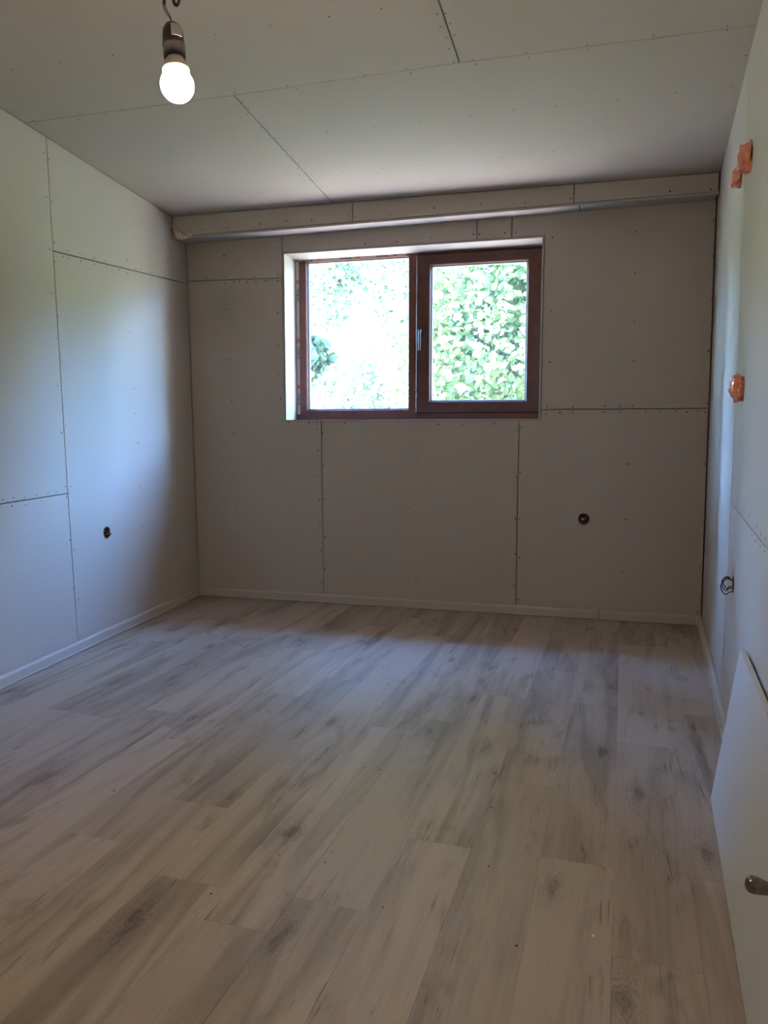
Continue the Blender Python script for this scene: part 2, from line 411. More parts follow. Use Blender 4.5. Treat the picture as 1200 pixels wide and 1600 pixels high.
CS = """19,109 95,97 176,87 337,54 52,189 58,194 126,179 123,186 189,171 167,179 233,162 235,169 366,145 378,160 373,166 388,169 386,179 329,228 267,237 198,245
141,250 170,274 191,301 252,294 316,286 381,279 422,40 514,26 596,13 683,22 696,21 688,42 704,37 697,59 710,55 702,76 448,134 463,138 516,125 554,125 570,117 635,107
642,114 709,97 738,93 744,100 407,199 412,193 420,203 420,218 430,216 442,227 439,234 450,234 449,245 458,244 459,254 468,254 465,263 476,263 468,273 487,273 484,281
492,281 493,292 502,292 505,303 513,304 511,207 536,200 586,199 658,190 734,180 534,269 598,263 653,258 709,252 783,246 418,278 822,82 826,90 917,70 918,77 1021,56
1021,62 1136,41 1137,47 1165,87 1143,135 1056,145 965,156 868,166 802,172 1144,175 1091,213 1026,222 958,229 864,237 1130,241"""
def px(s): return [tuple(float(v) for v in t.split(',')) for t in s.split()]
screws(ceiling, [onZ(q, C) for q in px(CS)], NC, .0038)

# ------------------------------------------------------------------ left wall boards
l0, l1, l2, l3 = pL(72, 212), pL(83, 392), pL(106, 771), pL(122, 998)
l0 = (l0[0], C-.001); l3 = (l3[0], 0.001)
lj = pL(285, 440); ljc = (D-.001, lj[1])
ln = pL(0, 788); ln = (l2[0]-1.2, l2[1]+(ln[1]-l2[1])/(ln[0]-l2[0])*-1.2)
lh = pL(167, 832)
sheet('wall_board', wall_left, [l0, (D-.001, C-.001), ljc, l1], sL, NL)
sheet('wall_board', wall_left, [l1, ljc, (D-.001, .001), l3, l2], sL, NL, holes=[(lh[0], lh[1], .036)])
sheet('wall_board', wall_left, [(ln[0], C-.001), l0, l1, l2, ln], sL, NL)
sheet('wall_board', wall_left, [ln, l2, l3, (ln[0], .001)], sL, NL)
sheet('wall_board', wall_left, [(REAR, .001), (ln[0], .001), (ln[0], C-.001), (REAR, C-.001)], sL, NL)
LS = """69,239 76,249 72,308 81,315 85,379 78,389 195,361 107,392 125,396 99,401 107,403 126,408 147,403 147,413 165,408 166,417 184,411 186,422 199,407 199,427 212,420
212,429 220,421 221,432 235,426 235,434 247,429 250,438 86,409 81,458 91,495 88,529 97,564 90,603 102,607 103,664 96,676 102,760 110,760 104,776 204,519 209,607 211,646
216,692 219,760 4,781 21,778 38,777 57,774 75,771 88,768 19,791 40,789 65,783 109,844 116,859 114,920 122,937 119,987 125,995 223,822 226,889 258,433 270,446 281,560 300,720 305,800"""
screws(wall_left, [onL(q) for q in px(LS)], NL, .0042)

# ------------------------------------------------------------------ right wall boards
r0, r1, r2, r3 = pR(1167, 210), pR(1159.5, 390), pR(1142.5, 787), pR(1125, 1085)
k = (r0[0]-r1[0])/(r0[1]-r1[1]); r0 = (r1[0]+k*(C-.001-r1[1]), C-.001); r3 = (r3[0], .001)
rj = pR(1200, 860); rj = (r2[0]-1.25, r2[1]+(rj[1]-r2[1])/(rj[0]-r2[0])*-1.25)
LUMPS = [((1174, 246), .040), ((1158.5, 276), .034), ((1161, 607), .043)]
h1, h2, h3 = [pR(*q) for q, _ in LUMPS]; hr = pR(1145.5, 913)
sheet('wall_board', wall_right, [r0, r1, r2, r3, (D-.001, .001), (D-.001, C-.001)], sR, NR, holes=[(h2[0], h2[1], .034)])
sheet('wall_board', wall_right, [(rj[0], C-.001), rj, r2, r1, r0], sR, NR, holes=[(h1[0], h1[1], .042), (h3[0], h3[1], .045)])
sheet('wall_board', wall_right, [rj, (rj[0], .001), r3, r2], sR, NR, holes=[(hr[0], hr[1], .036)])
sheet('wall_board', wall_right, [(REAR, .001), (rj[0], .001), (rj[0], C-.001), (REAR, C-.001)], sR, NR)
RS = """1154,787 1170,806 1154,802 1183,823 1175,836 1189,835 1181,845 1196,842 1188,853 1195,862 1139,857 1123,874 1134,833 1195,333 1193,367 1198,283 1162,300 1161,309 1163,795 1145,795 1128,520"""
screws(wall_right, [onR(q) for q in px(RS)], NR, .004)

# ------------------------------------------------------------------ rear wall board
sheet('wall_board', wall_rear, [(xL(REAR, 0), .001), (xR(REAR, 0), .001), (xR(REAR, C), C-.001), (xL(REAR, C), C-.001)], lambda a, b: (a, REAR, b), (0, 1, 0))

# ------------------------------------------------------------------ back wall boards
bl = lambda z: (xL(D, z)+.002, z); br = lambda z: (xR(D, z)-.004, z)
TOP = C-.02
jl = pB(289, 440)[1]; jl2 = pB(440, 434)[1]
jr = pB(848, 640)[1]; jr2 = pB(1105, 638)[1]
s1t, s1b = pB(502, 660)[0], pB(506, 930)[0]; s2t, s2b = pB(811, 660)[0], pB(806, 946)[0]
sA, sB_, sD = WX0-.004, pB(745, 360)[0], pB(800, 360)[0]
ob = pB(912, 811)
sheet('wall_board', wall_back, [bl(jl), (sA, jl2), (sA, TOP), bl(TOP)], sB, NB)
sheet('wall_board', wall_back, [bl(.001), (s1b, .001), (s1t, WZ0), (WX0, WZ0), (sA, jl2), bl(jl)], sB, NB, holes=())
sheet('wall_board', wall_back, [(sA, WZ1), (sB_, WZ1), (sB_, TOP), (sA, TOP)], sB, NB)
sheet('wall_board', wall_back, [(sB_, WZ1), (sD, WZ1), (sD, TOP), (sB_, TOP)], sB, NB)
sheet('wall_board', wall_back, [(sD, WZ1), (WX1, WZ1), (WX1, jr), br(jr2), br(TOP), (sD, TOP)], sB, NB)
sheet('wall_board', wall_back, [(s1b, .001), (s2b, .001), (s2t, WZ0), (s1t, WZ0)], sB, NB)
sheet('wall_board', wall_back, [(s2b, .001), br(.001), br(jr2), (WX1, jr), (WX1, WZ0), (s2t, WZ0)], sB, NB, holes=[(ob[0], ob[1], .037)])
BS = """350,399 322,435 352,433 378,433 398,433 316,443 338,442 351,443 365,441 374,440 386,441 400,440 415,439 433,387 434,429 434,439 434,489 354,483 434,539 436,586 439,624 441,657
451,660 483,660 496,660 496,671 504,677 539,661 584,663 652,667 514,384 570,381 620,378 673,372 740,366 749,366 789,364 806,363 863,371 862,425 861,486 859,566 855,635 853,647
685,663 724,663 772,662 815,668 807,672 995,362 992,426 991,503 990,564 1115,344 1114,400 1112,468 1107,548 1105,630 895,636 945,634 969,635 988,634 875,645 895,645 944,644
969,644 988,645 1009,643 1032,643 1056,642 1074,644 1091,642 1102,644 366,678 366,741 368,796 371,835 373,888 497,704 497,744 499,781 500,822 501,860 502,910 505,727 507,780 508,839 508,889
650,721 650,788 650,850 650,904 358,562 362,627 813,738 807,746 805,810 812,811 805,865 812,871 803,914 810,937 980,725 978,812 973,894 972,955 1101,725 1097,815 1093,887 1090,957"""
screws(wall_back, [onY(q) for q in px(BS)], NB, .0046)

# window reveal lining (plasterboard strips with pale cut edges)
FY = D+.20
LT = .0125
def reveal(name, p0, p1):
    bm = bmesh.new(); box(bm, p0, p1, .0012); return link(name, bm, GYPR, wall_back)
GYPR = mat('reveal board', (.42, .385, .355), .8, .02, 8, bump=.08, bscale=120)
reveal('reveal_board', (WX0, D-.004, WZ0), (WX0+LT, FY+.02, WZ1-LT))
reveal('reveal_board', (WX1-LT, D-.004, WZ0), (WX1, FY+.02, WZ1-LT))
reveal('reveal_board', (WX0, D-.005, WZ1-LT), (WX1, FY+.02, WZ1))
reveal('reveal_board', (WX0, D-.005, WZ0-LT+.002), (WX1, FY+.02, WZ0+.002))

# ------------------------------------------------------------------ boxed-in beam under the ceiling
trim = struct(empty('trim_1', (-1, D-.1, C-.1)))
SY = D-SOF
zl, zr = onY((268, 374), SY)[2], onY((1126, 303), SY)[2]
xs0, xs1 = xL(SY, C)+.006, xR(SY, C)-.006
zb = lambda x: zl+(zr-zl)*(x-xs0)/(xs1-xs0)
v1, v2 = onY((551, 332), SY)[0], onY((897, 302), SY)[0]
sF = lambda a, b: (a, SY, b)
for a, b in ((xs0, v1), (v1, v2), (v2, xs1)):
    sheet('beam_board', trim, [(a, zb(a)+.0145), (b, zb(b)+.0145), (b, C-.002), (a, C-.002)], sF, NB)
cut = onY((905, 330), SY)[0]
zub0, zub1 = onY((287, 381))[2]-.005, onY((1120, 313))[2]
sU = lambda a, b: (a, b, zb(a)+(b-SY)/SOF*((zub0+(zub1-zub0)*(a-xs0)/(xs1-xs0))-zb(a)))
for i, (a, b) in enumerate(((xs0-.003, cut), (cut, xs1+.002))):
    n = 14; e = [(a+(b-a)*t/n, SY-.004-.0035*random.random()) for t in range(n+1)]
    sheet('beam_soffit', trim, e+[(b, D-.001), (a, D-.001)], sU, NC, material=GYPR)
SS = """405,350 448,345 487,344 544,337 555,339 609,335 679,325 751,319 821,316 891,310 1047,299 1111,296 316,358 355,356"""
screws(trim, [onY(q, SY) for q in px(SS)], NB, .0045)
# expanding foam squeezed out in the corner
bm = bmesh.new()
rf = random.Random(4)
for qx, qy, rr in [(271, 354, .012), (274, 358, .016), (277, 362, .022), (280, 366, .026), (284, 370, .022), (289, 370.5, .016), (294, 369, .015), (297, 366, .018), (300, 366.5, .014), (281, 369, .024)]:
    p = onY((qx, qy), SY); r = bmesh.ops.create_icosphere(bm, subdivisions=2, radius=rr)
    for v in r['verts']:
        v.co *= 1+.35*noise.noise(v.co*60+Vector((qx, 0, 0)))
    bmesh.ops.translate(bm, vec=Vector(p)+Vector((0, -.004, 0)), verts=r['verts'])
fo = link('foam_bead', bm, mat('expanding foam', (.72, .60, .48), .8, .12, 40, bump=.4, bscale=120), smooth=True)
rm = fo.modifiers.new('remesh', 'REMESH'); rm.mode = 'VOXEL'; rm.voxel_size = .004; rm.use_smooth_shade = True
tag(fo, 'cream expanding foam squeezed out in the corner end of the boxed beam', 'foam')

# ------------------------------------------------------------------ skirting boards
def skirting(name, pts, nrm, z_h=.058, th=.019):
    """profile swept along a straight wall line"""
    bm = bmesh.new(); n = Vector(nrm)
    prof = [(0, 0), (th, 0), (th+.003, .003), (th+.003, .007), (th, .009), (th, .046), (th-.002, .052), (th-.007, .0565), (th-.012, z_h), (0, z_h)]
    rings = [[bm.verts.new(Vector((p[0], p[1], .0006))+n*a+Vector((0, 0, b))) for a, b in prof] for p in pts]
    k = len(prof)
    for i in range(k): bm.faces.new((rings[0][i], rings[0][(i+1) % k], rings[1][(i+1) % k], rings[1][i]))
    bm.faces.new(rings[0]); bm.faces.new(rings[1][::-1]); bmesh.ops.recalc_face_normals(bm, faces=bm.faces)
    return struct(link(name, bm, SKIRT))
g = .002
bs_l = skirting('baseboard_left', [(xL(REAR+.02, 0)+g, REAR+.02), (xL(D-.03, 0)+g, D-.03)], NL)
bs_r = skirting('baseboard_right', [(xR(REAR+.02, 0)-g, REAR+.02), (xR(D-.03, 0)-g, D-.03)], NR)
bs_b = skirting('baseboard_back', [(xL(D, 0)+.03, D-g), (xR(D, 0)-.03, D-g)], NB)
def corner(x, y, sx):
    bm = bmesh.new(); box(bm, (x, y-.032, .0006), (x+sx*.032, y-.001, .0605), .003)
    return link('corner_cap', bm, SKIRT, bs_b)
corner(xL(D, 0)+.002, D-g, 1); corner(xR(D, 0)-.002, D-g, -1)
jx = onY((935, 963), D-.02)[0]
bm = bmesh.new(); box(bm, (jx-.009, D-.0275, .0006), (jx+.009, D-.003, .0605), .002); link('joint_clip', bm, mat('joint clip plastic', (.42, .38, .34), .45), bs_b)

# ------------------------------------------------------------------ window
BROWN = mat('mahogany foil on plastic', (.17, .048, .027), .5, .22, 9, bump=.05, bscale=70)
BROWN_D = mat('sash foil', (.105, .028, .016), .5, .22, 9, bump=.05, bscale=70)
GASK = mat('black rubber gasket', (.02, .02, .022), .6)
BEADW = mat('pale spacer', (.62, .62, .63), .4)
def glass_mat():
    M = bpy.data.materials.new('window glass'); M.use_nodes = True; nt = M.node_tree; nt.nodes.clear()
    o = nt.nodes.new('ShaderNodeOutputMaterial'); t = nt.nodes.new('ShaderNodeBsdfTransparent'); gl = nt.nodes.new('ShaderNodeBsdfGlossy')
    gl.inputs['Roughness'].default_value = .01; t.inputs[0].default_value = (.93, .96, .95, 1)
    fr = nt.nodes.new('ShaderNodeFresnel'); fr.inputs[0].default_value = 1.5; mx = nt.nodes.new('ShaderNodeMixShader')
    tc = nt.nodes.new('ShaderNodeTexCoord'); nz = nt.nodes.new('ShaderNodeTexNoise'); nz.inputs['Scale'].default_value = 3
    df = nt.nodes.new('ShaderNodeBsdfTranslucent'); df.inputs[0].default_value = (.8, .8, .8, 1)  # translucent share lays a veil of glare over the panes
    mp = nt.nodes.new('ShaderNodeMath'); mp.operation = 'MULTIPLY'; mp.inputs[1].default_value = .03; m2 = nt.nodes.new('ShaderNodeMixShader')
    L = nt.links.new
    L(tc.outputs['Object'], nz.inputs['Vector']); L(nz.outputs['Fac'], mp.inputs[0])
    L(fr.outputs[0], mx.inputs[0]); L(t.outputs[0], mx.inputs[1]); L(gl.outputs[0], mx.inputs[2])
    L(mp.outputs[0], m2.inputs[0]); L(mx.outputs[0], m2.inputs[1]); L(df.outputs[0], m2.inputs[2]); L(m2.outputs[0], o.inputs[0])
    return M
GLASS = glass_mat()
win = struct(empty('window_1', ((WX0+WX1)/2, FY, WZ0)))
def ring(name, out, inn, y0, y1, material, parent, ch=.004):
    """mitred rectangular frame; out/inn = (x0,x1,z0,z1); y0 is the room side"""
    def rc(t, i=0): x0, x1, z0, z1 = t; return [(x0+i, z0+i), (x1-i, z0+i), (x1-i, z1-i), (x0+i, z1-i)]
    bm = bmesh.new()
    loops = [[bm.verts.new((x, y, z)) for x, z in pts] for pts, y in ((rc(out), y1), (rc(out), y0+ch), (rc(out, ch), y0), (rc(inn, -ch), y0), (rc(inn), y0+ch), (rc(inn), y1))]
    for a in range(6):
        A, B = loops[a], loops[(a+1) % 6]
        for i in range(4): bm.faces.new((A[i], A[(i+1) % 4], B[(i+1) % 4], B[i]))
    bmesh.ops.recalc_face_normals(bm, faces=bm.faces)
    return link(name, bm, material, parent)
fx0, fx1 = WX0+LT-.01, WX1-LT+.01; fz0, fz1 = WZ0-.004, WZ1-LT+.006
gx0 = onY((479, 520), FY)[0]; gx1 = onY((638.5, 520), FY)[0]; gz1 = onY((560, 404.5), FY)[2]; gz0 = onY((560, 640), FY)[2]
hx0 = onY((672.5, 520), FY)[0]; hx1 = onY((823, 520), FY)[0]; hz1 = onY((750, 411), FY)[2]; hz0 = onY((750, 626.5), FY)[2]
mx0, mx1 = gx1+.001, onY((651, 520), FY)[0]
frame = ring('frame', (fx0, fx1, fz0, fz1), (gx0, fx1-.045, gz0, gz1), FY, FY+.07, BROWN, win, .006)
bm = bmesh.new(); box(bm, (gx1, FY+.001, gz0-.004), (mx1+.02, FY+.07, gz1+.004), .003); link('mullion', bm, BROWN, win)
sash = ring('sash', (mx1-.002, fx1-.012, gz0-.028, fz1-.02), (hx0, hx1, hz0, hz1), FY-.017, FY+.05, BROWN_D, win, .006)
# glazing: pale spacer, gasket and pane for each light
def glazing(x0, x1, z0, z1, y, parent):
    ring('gasket', (x0-.004, x1+.004, z0-.004, z1+.004), (x0+.005, x1-.005, z0+.005, z1-.005), y, y+.012, GASK, parent, .001)
    ring('spacer', (x0-.002, x1+.002, z0-.002, z1+.002), (x0+.011, x1-.011, z0+.009, z1-.009), y+.014, y+.03, BEADW, parent, .001)
    bm = bmesh.new(); vs = [bm.verts.new(p) for p in ((x0, y+.013, z0), (x1, y+.013, z0), (x1, y+.013, z1), (x0, y+.013, z1))]; bm.faces.new(vs)
    link('pane', bm, GLASS, parent)
glazing(gx0, gx1, gz0, gz1, FY+.022, frame)
glazing(hx0, hx1, hz0, hz1, FY+.006, sash)
# handle on the sash stile
hxm = (mx1+hx0)/2-.012; hz = onY((657, 520), FY)[2]; hy = FY-.017
BLK = mat('dark grey metal handle', (.045, .045, .05), .3, .05, 20, metallic=.8)
bm = bmesh.new(); box(bm, (hxm-.014, hy-.010, hz-.035), (hxm+.014, hy, hz+.035), .004); hb = link('handle', bm, BLK, win)
bm = bmesh.new(); tube(bm, spline([(hxm, hy-.005, hz+.012), (hxm, hy-.035, hz+.012), (hxm-.001, hy-.047, hz-.005), (hxm-.002, hy-.048, hz-.06), (hxm-.002, hy-.046, hz-.105), (hxm-.002, hy-.043, hz-.122)], 6), .0085, 10); link('lever', bm, BLK, hb, True)
# silver protective tape with lettering on the frame
TAPE = mat('silver protective tape', (.60, .58, .55), .35, .05, 30)
INK = mat('dark print', (.05, .05, .055), .6); ORG = mat('orange print', (.75, .14, .05), .6)
def text_mesh(txt, size):
    cu = bpy.data.curves.new('lettering', 'FONT'); cu.body = txt; cu.size = size; cu.align_x = 'LEFT'; cu.align_y = 'CENTER'; cu.offset = size*.012
    t = bpy.data.objects.new('tmp', cu); COL.objects.link(t); bpy.context.view_layer.update()
    me = bpy.data.meshes.new_from_object(t.evaluated_get(bpy.context.evaluated_depsgraph_get()))
    bpy.data.objects.remove(t); return me
TM = text_mesh('endow', .030)
def print_on(tape, pos, along):
    for me, mt, off in ((TM, INK, 0.), ):
        o = bpy.data.objects.new('lettering', me); COL.objects.link(o)
        if not me.materials: me.materials.append(mt)
        R = Matrix(((along[0], -along[2] if False else 0, 0, 0), (0, 0, 0, 0), (0, 0, 0, 0), (0, 0, 0, 1)))
        ax = Vector(along); up = Vector((0, -1, 0)).cross(ax); nn = Vector((0, -1, 0))
        up = nn.cross(ax)
        M = Matrix.Identity(4)
        for i in range(3): M[i][0], M[i][1], M[i][2], M[i][3] = ax[i], up[i], nn[i], pos[i]
        o.parent = tape; o.matrix_world = M
    bm = bmesh.new(); q = Vector(pos)+Vector(along)*.115; e = Vector(along)*.028; uu = up*.009
    vs = [bm.verts.new(q+a+b) for a, b in ((Vector(), -uu), (e, -uu), (e, uu), (Vector(), uu))]; bm.faces.new(vs); link('logo', bm, ORG, tape)
ty = FY-.0012
tz0 = fz0+.03
bm = bmesh.new(); tw0, tw1 = WX0+LT+.002, WX0+LT+.024
box(bm, (tw0, ty, gz0-.03), (tw1, FY-.0003, fz1-.012)); tape = link('protective_tape', bm, TAPE, win)
for zz in (1.36, 1.68, 2.08): print_on(tape, ((tw0+tw1)/2+.002, ty-.0006, zz), (0, 0, 1))
bm = bmesh.new(); h0_ = gz1+.016; h1_ = fz1-.014
box(bm, (tw1+.004, ty, h0_), (gx1-.02, FY-.0003, h1_)); tape2 = link('protective_tape', bm, TAPE, win)
for xx in (tw1+.02, tw1+.30, tw1+.56): print_on(tape2, (xx, ty-.0006, (h0_+h1_)/2), (1, 0, 0))

# ------------------------------------------------------------------ hanging bulb
depth = 1.60
bp_ = lambda x, y, d=0: Vector(CAM+ray(x, y)*(depth+d))
gc = bp_(277, 133)
lamp = empty('hanging_bulb', gc); tag(lamp, 'bare lit bulb in a dark socket hanging on thin wires from the ceiling', 'lamp')
s_top = bp_(268.5, 36); ax = (s_top-gc).normalized()
S = (s_top-gc).length*1.36/depth
Mx = Matrix.Translation(gc) @ ax.to_track_quat('Z', 'Y').to_matrix().to_4x4() @ Matrix.Scale(depth/1.36, 4)
GLOW = mat('lit opal dome', (.95, .93, .9), .4, .0, 3, emit=((1, .79, .60), BULB))
bm = bmesh.new(); R_ = .029
prof = [(.0005, -R_)]+[(R_*math.cos(a), R_*math.sin(a)*(1 if a < 0 else .93)) for a in np.linspace(-math.pi/2+.15, .70, 16)]+[(.0215, .0182)]
lathe(bm, prof, 36, Mx); link('bulb_dome', bm, GLOW, lamp, True)
bm = bmesh.new(); lathe(bm, [(.0216, .0182), (.0238, .0215), (.0238, .027), (.0225, .033), (.0175, .042), (.0135, .049), (.0135, .056)], 32, Mx); link('bulb_body', bm, mat('white bulb plastic', (.85, .84, .82), .45, .02, 5), lamp, True)
SOCK = mat('dark grey bakelite', (.045, .043, .042), .4, .15, 30)
bm = bmesh.new(); lathe(bm, [(.0145, .0475), (.0190, .048), (.0190, .066), (.0198, .067), (.0198, .072), (.0186, .074), (.0186, S-.024), (.0165, S-.012), (.012, S-.004), (.006, S-.001), (.004, S)], 32, Mx); sk = link('socket', bm, SOCK, lamp, True)
bm = bmesh.new(); f = Mx @ Vector((0, 0, .083))-gc
side = (Vector(AX_R)*.55-Vector(AX_F)*.8).normalized(); side = (side-ax*side.dot(ax)).normalized(); tg = ax.cross(side)
vsx = []
for dz in (.078, .098):
    vsx.append([bm.verts.new(gc+(ax*dz+(side*math.cos(t)+tg*math.sin(t))*.0205)*depth/1.36) for t in np.linspace(-.5, .5, 7)])
for i in range(6): bm.faces.new((vsx[0][i], vsx[0][i+1], vsx[1][i+1], vsx[1][i]))
lb = link('socket_highlight', bm, mat('painted grey highlight', (.42, .40, .38), .5), sk); so = lb.modifiers.new('t', 'SOLIDIFY'); so.thickness = .0012  # pale patch painted as a highlight on the socket's right side
WIRE = mat('grey wire', (.13, .115, .10), .5); CABLE = mat('dark cable', (.07, .06, .055), .5)
join = bp_(256.5, 7)
for a in (-1, 1):
    bm = bmesh.new(); tube(bm, spline([s_top-ax*.003, bp_(266+a*.8, 28), bp_(260+a*1.6, 18), bp_(257+a*1.6, 10), join+Vector((0, 0, .006))], 6), .0011, 6); link('wire', bm, WIRE, lamp, True)
hook = Vector((gc.x-.01, gc.y+.01, C-.004))
bm = bmesh.new()
tube(bm, spline([join, bp_(257, -4), bp_(261, -22), bp_(267, -24), bp_(270, -8), bp_(272, 4), bp_(275.5, 8.5), bp_(279, 4), bp_(280, -10), bp_(276, -60), hook-Vector((0, 0, .2)), hook], 8), .0033, 8); link('cable', bm, CABLE, lamp, True)
bm = bmesh.new(); lathe(bm, [(.012, 0), (.012, .004), (.006, .010), (.005, .0105)], 16, Matrix.Translation(hook+Vector((0, 0, .004))) @ Matrix.Rotation(math.pi, 4, 'X')); link('ceiling_grommet', bm, CABLE, lamp)

# ------------------------------------------------------------------ open electrical boxes
BOXM = mat('brown box plastic', (.16, .085, .05), .6, .2, 30); COPW = mat('brown wire', (.10, .05, .03), .45); WHW = mat('pale wire', (.55, .50, .45), .5); BKW = mat('black wire', (.02, .018, .018), .45)
def ebox(pos, nrm, label, group=None):
    e = empty('electrical_box', pos); tag(e, label, 'outlet box', group)
    n = Vector(nrm).normalized(); M = Matrix.Translation(pos) @ n.to_track_quat('Z', 'Y').to_matrix().to_4x4()
    bm = bmesh.new(); r = .0335
    lathe(bm, [(.001, -.046), (r, -.046), (r, .0005), (r-.003, .0005), (r-.003, -.042), (.001, -.042)], 28, M)
    link('back_box', bm, BOXM, e, False)
    return e, M
def wire(e, M, pts, mt, rad=.0017):
    bm = bmesh.new(); tube(bm, spline([M @ Vector(p) for p in pts], 7), rad, 7); return link('wire', bm, mt, e, True)
def frame_to(M): return M
# local axes of M: Z out of the wall; find local direction of world up
def locup(M):
    u = M.to_3x3().inverted() @ Vector((0, 0, 1)); return u.normalized()
P = Vector(sL(*lh)); e, M = ebox(P, NL, 'round outlet hole with short wires in the daylit left-hand wall below the long joint')
u = locup(M); s_ = Vector((0, 0, 1)).cross(u)
e['label'] = 'open outlet hole with a wire tuft in the wall washed by blue daylight'
for i in range(7):
    rr = random.Random(i); a = u*rr.uniform(-.018, .018)+s_*rr.uniform(-.018, .018)
    b = u*rr.uniform(-.022, .016)+s_*rr.uniform(-.02, .02)
    wire(e, M, [a+Vector((0, 0, -.04)), a+Vector((0, 0, -.01)), (a+b)*.6+Vector((0, 0, .012+.012*rr.random())), b+Vector((0, 0, .010)), b-u*.006+Vector((0, 0, -.004))], [COPW, WHW, BKW, COPW, COPW, BKW, WHW][i])
P = Vector((ob[0], D, ob[1])); e, M = ebox(P, NB, 'round outlet hole in the dark lower board right of the window')
u = locup(M); s_ = Vector((0, 0, 1)).cross(u)
for i in range(5):
    rr = random.Random(i+40); a = u*rr.uniform(-.015, .02)+s_*rr.uniform(-.02, .02); b = -u*rr.uniform(-.005, .018)+s_*rr.uniform(-.022, .022)
    wire(e, M, [a+Vector((0, 0, -.04)), a+Vector((0, 0, -.02)), (a+b)*.5+Vector((0, 0, -.004)), b+Vector((0, 0, -.008)), b-u*.004+Vector((0, 0, -.03))], [COPW, WHW, BKW, WHW, COPW][i], .002)
P = Vector(sR(*hr)); e, M = ebox(P, NR, 'outlet hole with a coil of dark wire loops sticking out, near the leaning white panel')
u = locup(M); out = Vector((0, 0, 1)); s_ = out.cross(u)
for i in range(3):
    rr = random.Random(i+9); L_ = (.041, .038, .033)[i]; dz = (-.010, .004, .010)[i]; w_ = s_*(-.004+.005*i)
    wire(e, M, [u*.012+w_+out*-.03, u*.016+w_+out*.006, u*(.024+dz*.3)+w_+out*(L_*.55), u*(.010+dz)+w_+out*L_, u*(-.012+dz)+w_+out*L_, u*(-.030+dz)+w_+out*(L_*.62), u*(-.020+dz)+w_+out*.01, u*(-.016)+w_+out*-.03], BKW, .0021)

# ------------------------------------------------------------------ glossy pink lumps in the right wall
PINK = mat('crumpled salmon plastic', (.86, .38, .28), .2, .2, 18, bump=.5, bscale=45, coat=.6, sss=.25, col2=(.70, .22, .14))
def lump(q, hgt, out, label, seed, lean=0.):
    P = Vector(sR(*pR(*q))); bm = bmesh.new(); bmesh.ops.create_icosphere(bm, subdivisions=4, radius=1)
    al = Vector((0, 1, 0)); al = (al-NR*al.dot(NR)).normalized(); up = Vector((0, 0, 1))
    for v in bm.verts:
        c = v.co.copy()
        sq = lambda t: math.copysign(abs(t)**.88, t)
        d = 1.02+.34*noise.noise(c*1.7+Vector((seed, 0, 0)))+.42*abs(noise.noise(c*3.1+Vector((0, seed, 0))))-.12+.10*abs(noise.noise(c*7+Vector((0, 0, seed))))
        x, y, z = sq(c.x)*d, sq(c.y)*d, sq(c.z)*d
        v.co = P+NR*(out*.5*(x+.45)+.002)+al*(.030*y)+up*(hgt*.5*z)-up*(lean*out*max(0, x))
    o = link('plastic_lump', bm, PINK, None, True); tag(o, label, 'plastic lump'); return o
lump(LUMPS[0][0], .098, .058, 'tall smooth salmon pink plastic lump topmost in the right-hand wall', 1.3)
lump(LUMPS[1][0], .075, .050, 'smaller pointed salmon pink plastic lump just below the topmost one', 5.1, .25)
lump(LUMPS[2][0], .098, .056, 'crumpled salmon pink plastic lump alone at window sill height', 9.7, -.1)

# ------------------------------------------------------------------ white panel leaning on the right wall
WHITE = mat('white laminate panel', (.60, .60, .60), .38, .015, 2)
B0 = Vector(onZ((1110, 1250))); B1 = Vector(onZ((1166, 1600))); dirp = (B1-B0).normalized()
Ltot = 1.25; PTH = .018; PH = .50
# lean: the back upper edge touches the wall
best = None
for i in range(1, 300):
    a = i*.001; upv = Vector((0, 0, 1)); side = dirp.cross(upv); side = side if side.x > 0 else -side
    uv = upv*math.cos(a)+side*math.sin(a); nv = side*math.cos(a)-upv*math.sin(a)
    pts = [B0+dirp*t+uv*PH+nv*PTH for t in (0, Ltot)]
    gapm = min(xR(p.y, p.z)-p.x for p in pts)
    if gapm < .0015: break
    best = (uv, nv)
uv, nv = best
bm = bmesh.new(); fr_ = [B0, B0+dirp*Ltot, B0+dirp*Ltot+uv*PH, B0+uv*PH]
lift = Vector((0, 0, PTH*math.sin(a)+.001))
prism(bm, [p+lift for p in fr_], [p+nv*PTH+lift for p in fr_])
bmesh.ops.bevel(bm, geom=list(bm.edges), offset=.0012, segments=2, affect='EDGES')
panel = empty('leaning_panel', B0); link('board', bm, WHITE, panel)
tag(panel, 'white board with a metal handle, standing on edge against the right-hand wall', 'panel')
hp = Vector(hit((1221, 1395), B0+lift, nv)); CHR = mat('worn chrome', (.34, .30, .28), .16, .2, 25, metallic=1)
bm = bmesh.new(); Mh = Matrix.Translation(hp) @ (-nv).to_track_quat('Z', 'Y').to_matrix().to_4x4()
lathe(bm, [(.019, 0), (.019, .003), (.016, .005), (.013, .008), (.0125, .024), (.0135, .030), (.0155, .038), (.0165, .046), (.0155, .054), (.012, .0595), (.006, .0625), (.001, .063)], 28, Mh); link('knob', bm, CHR, panel, True)

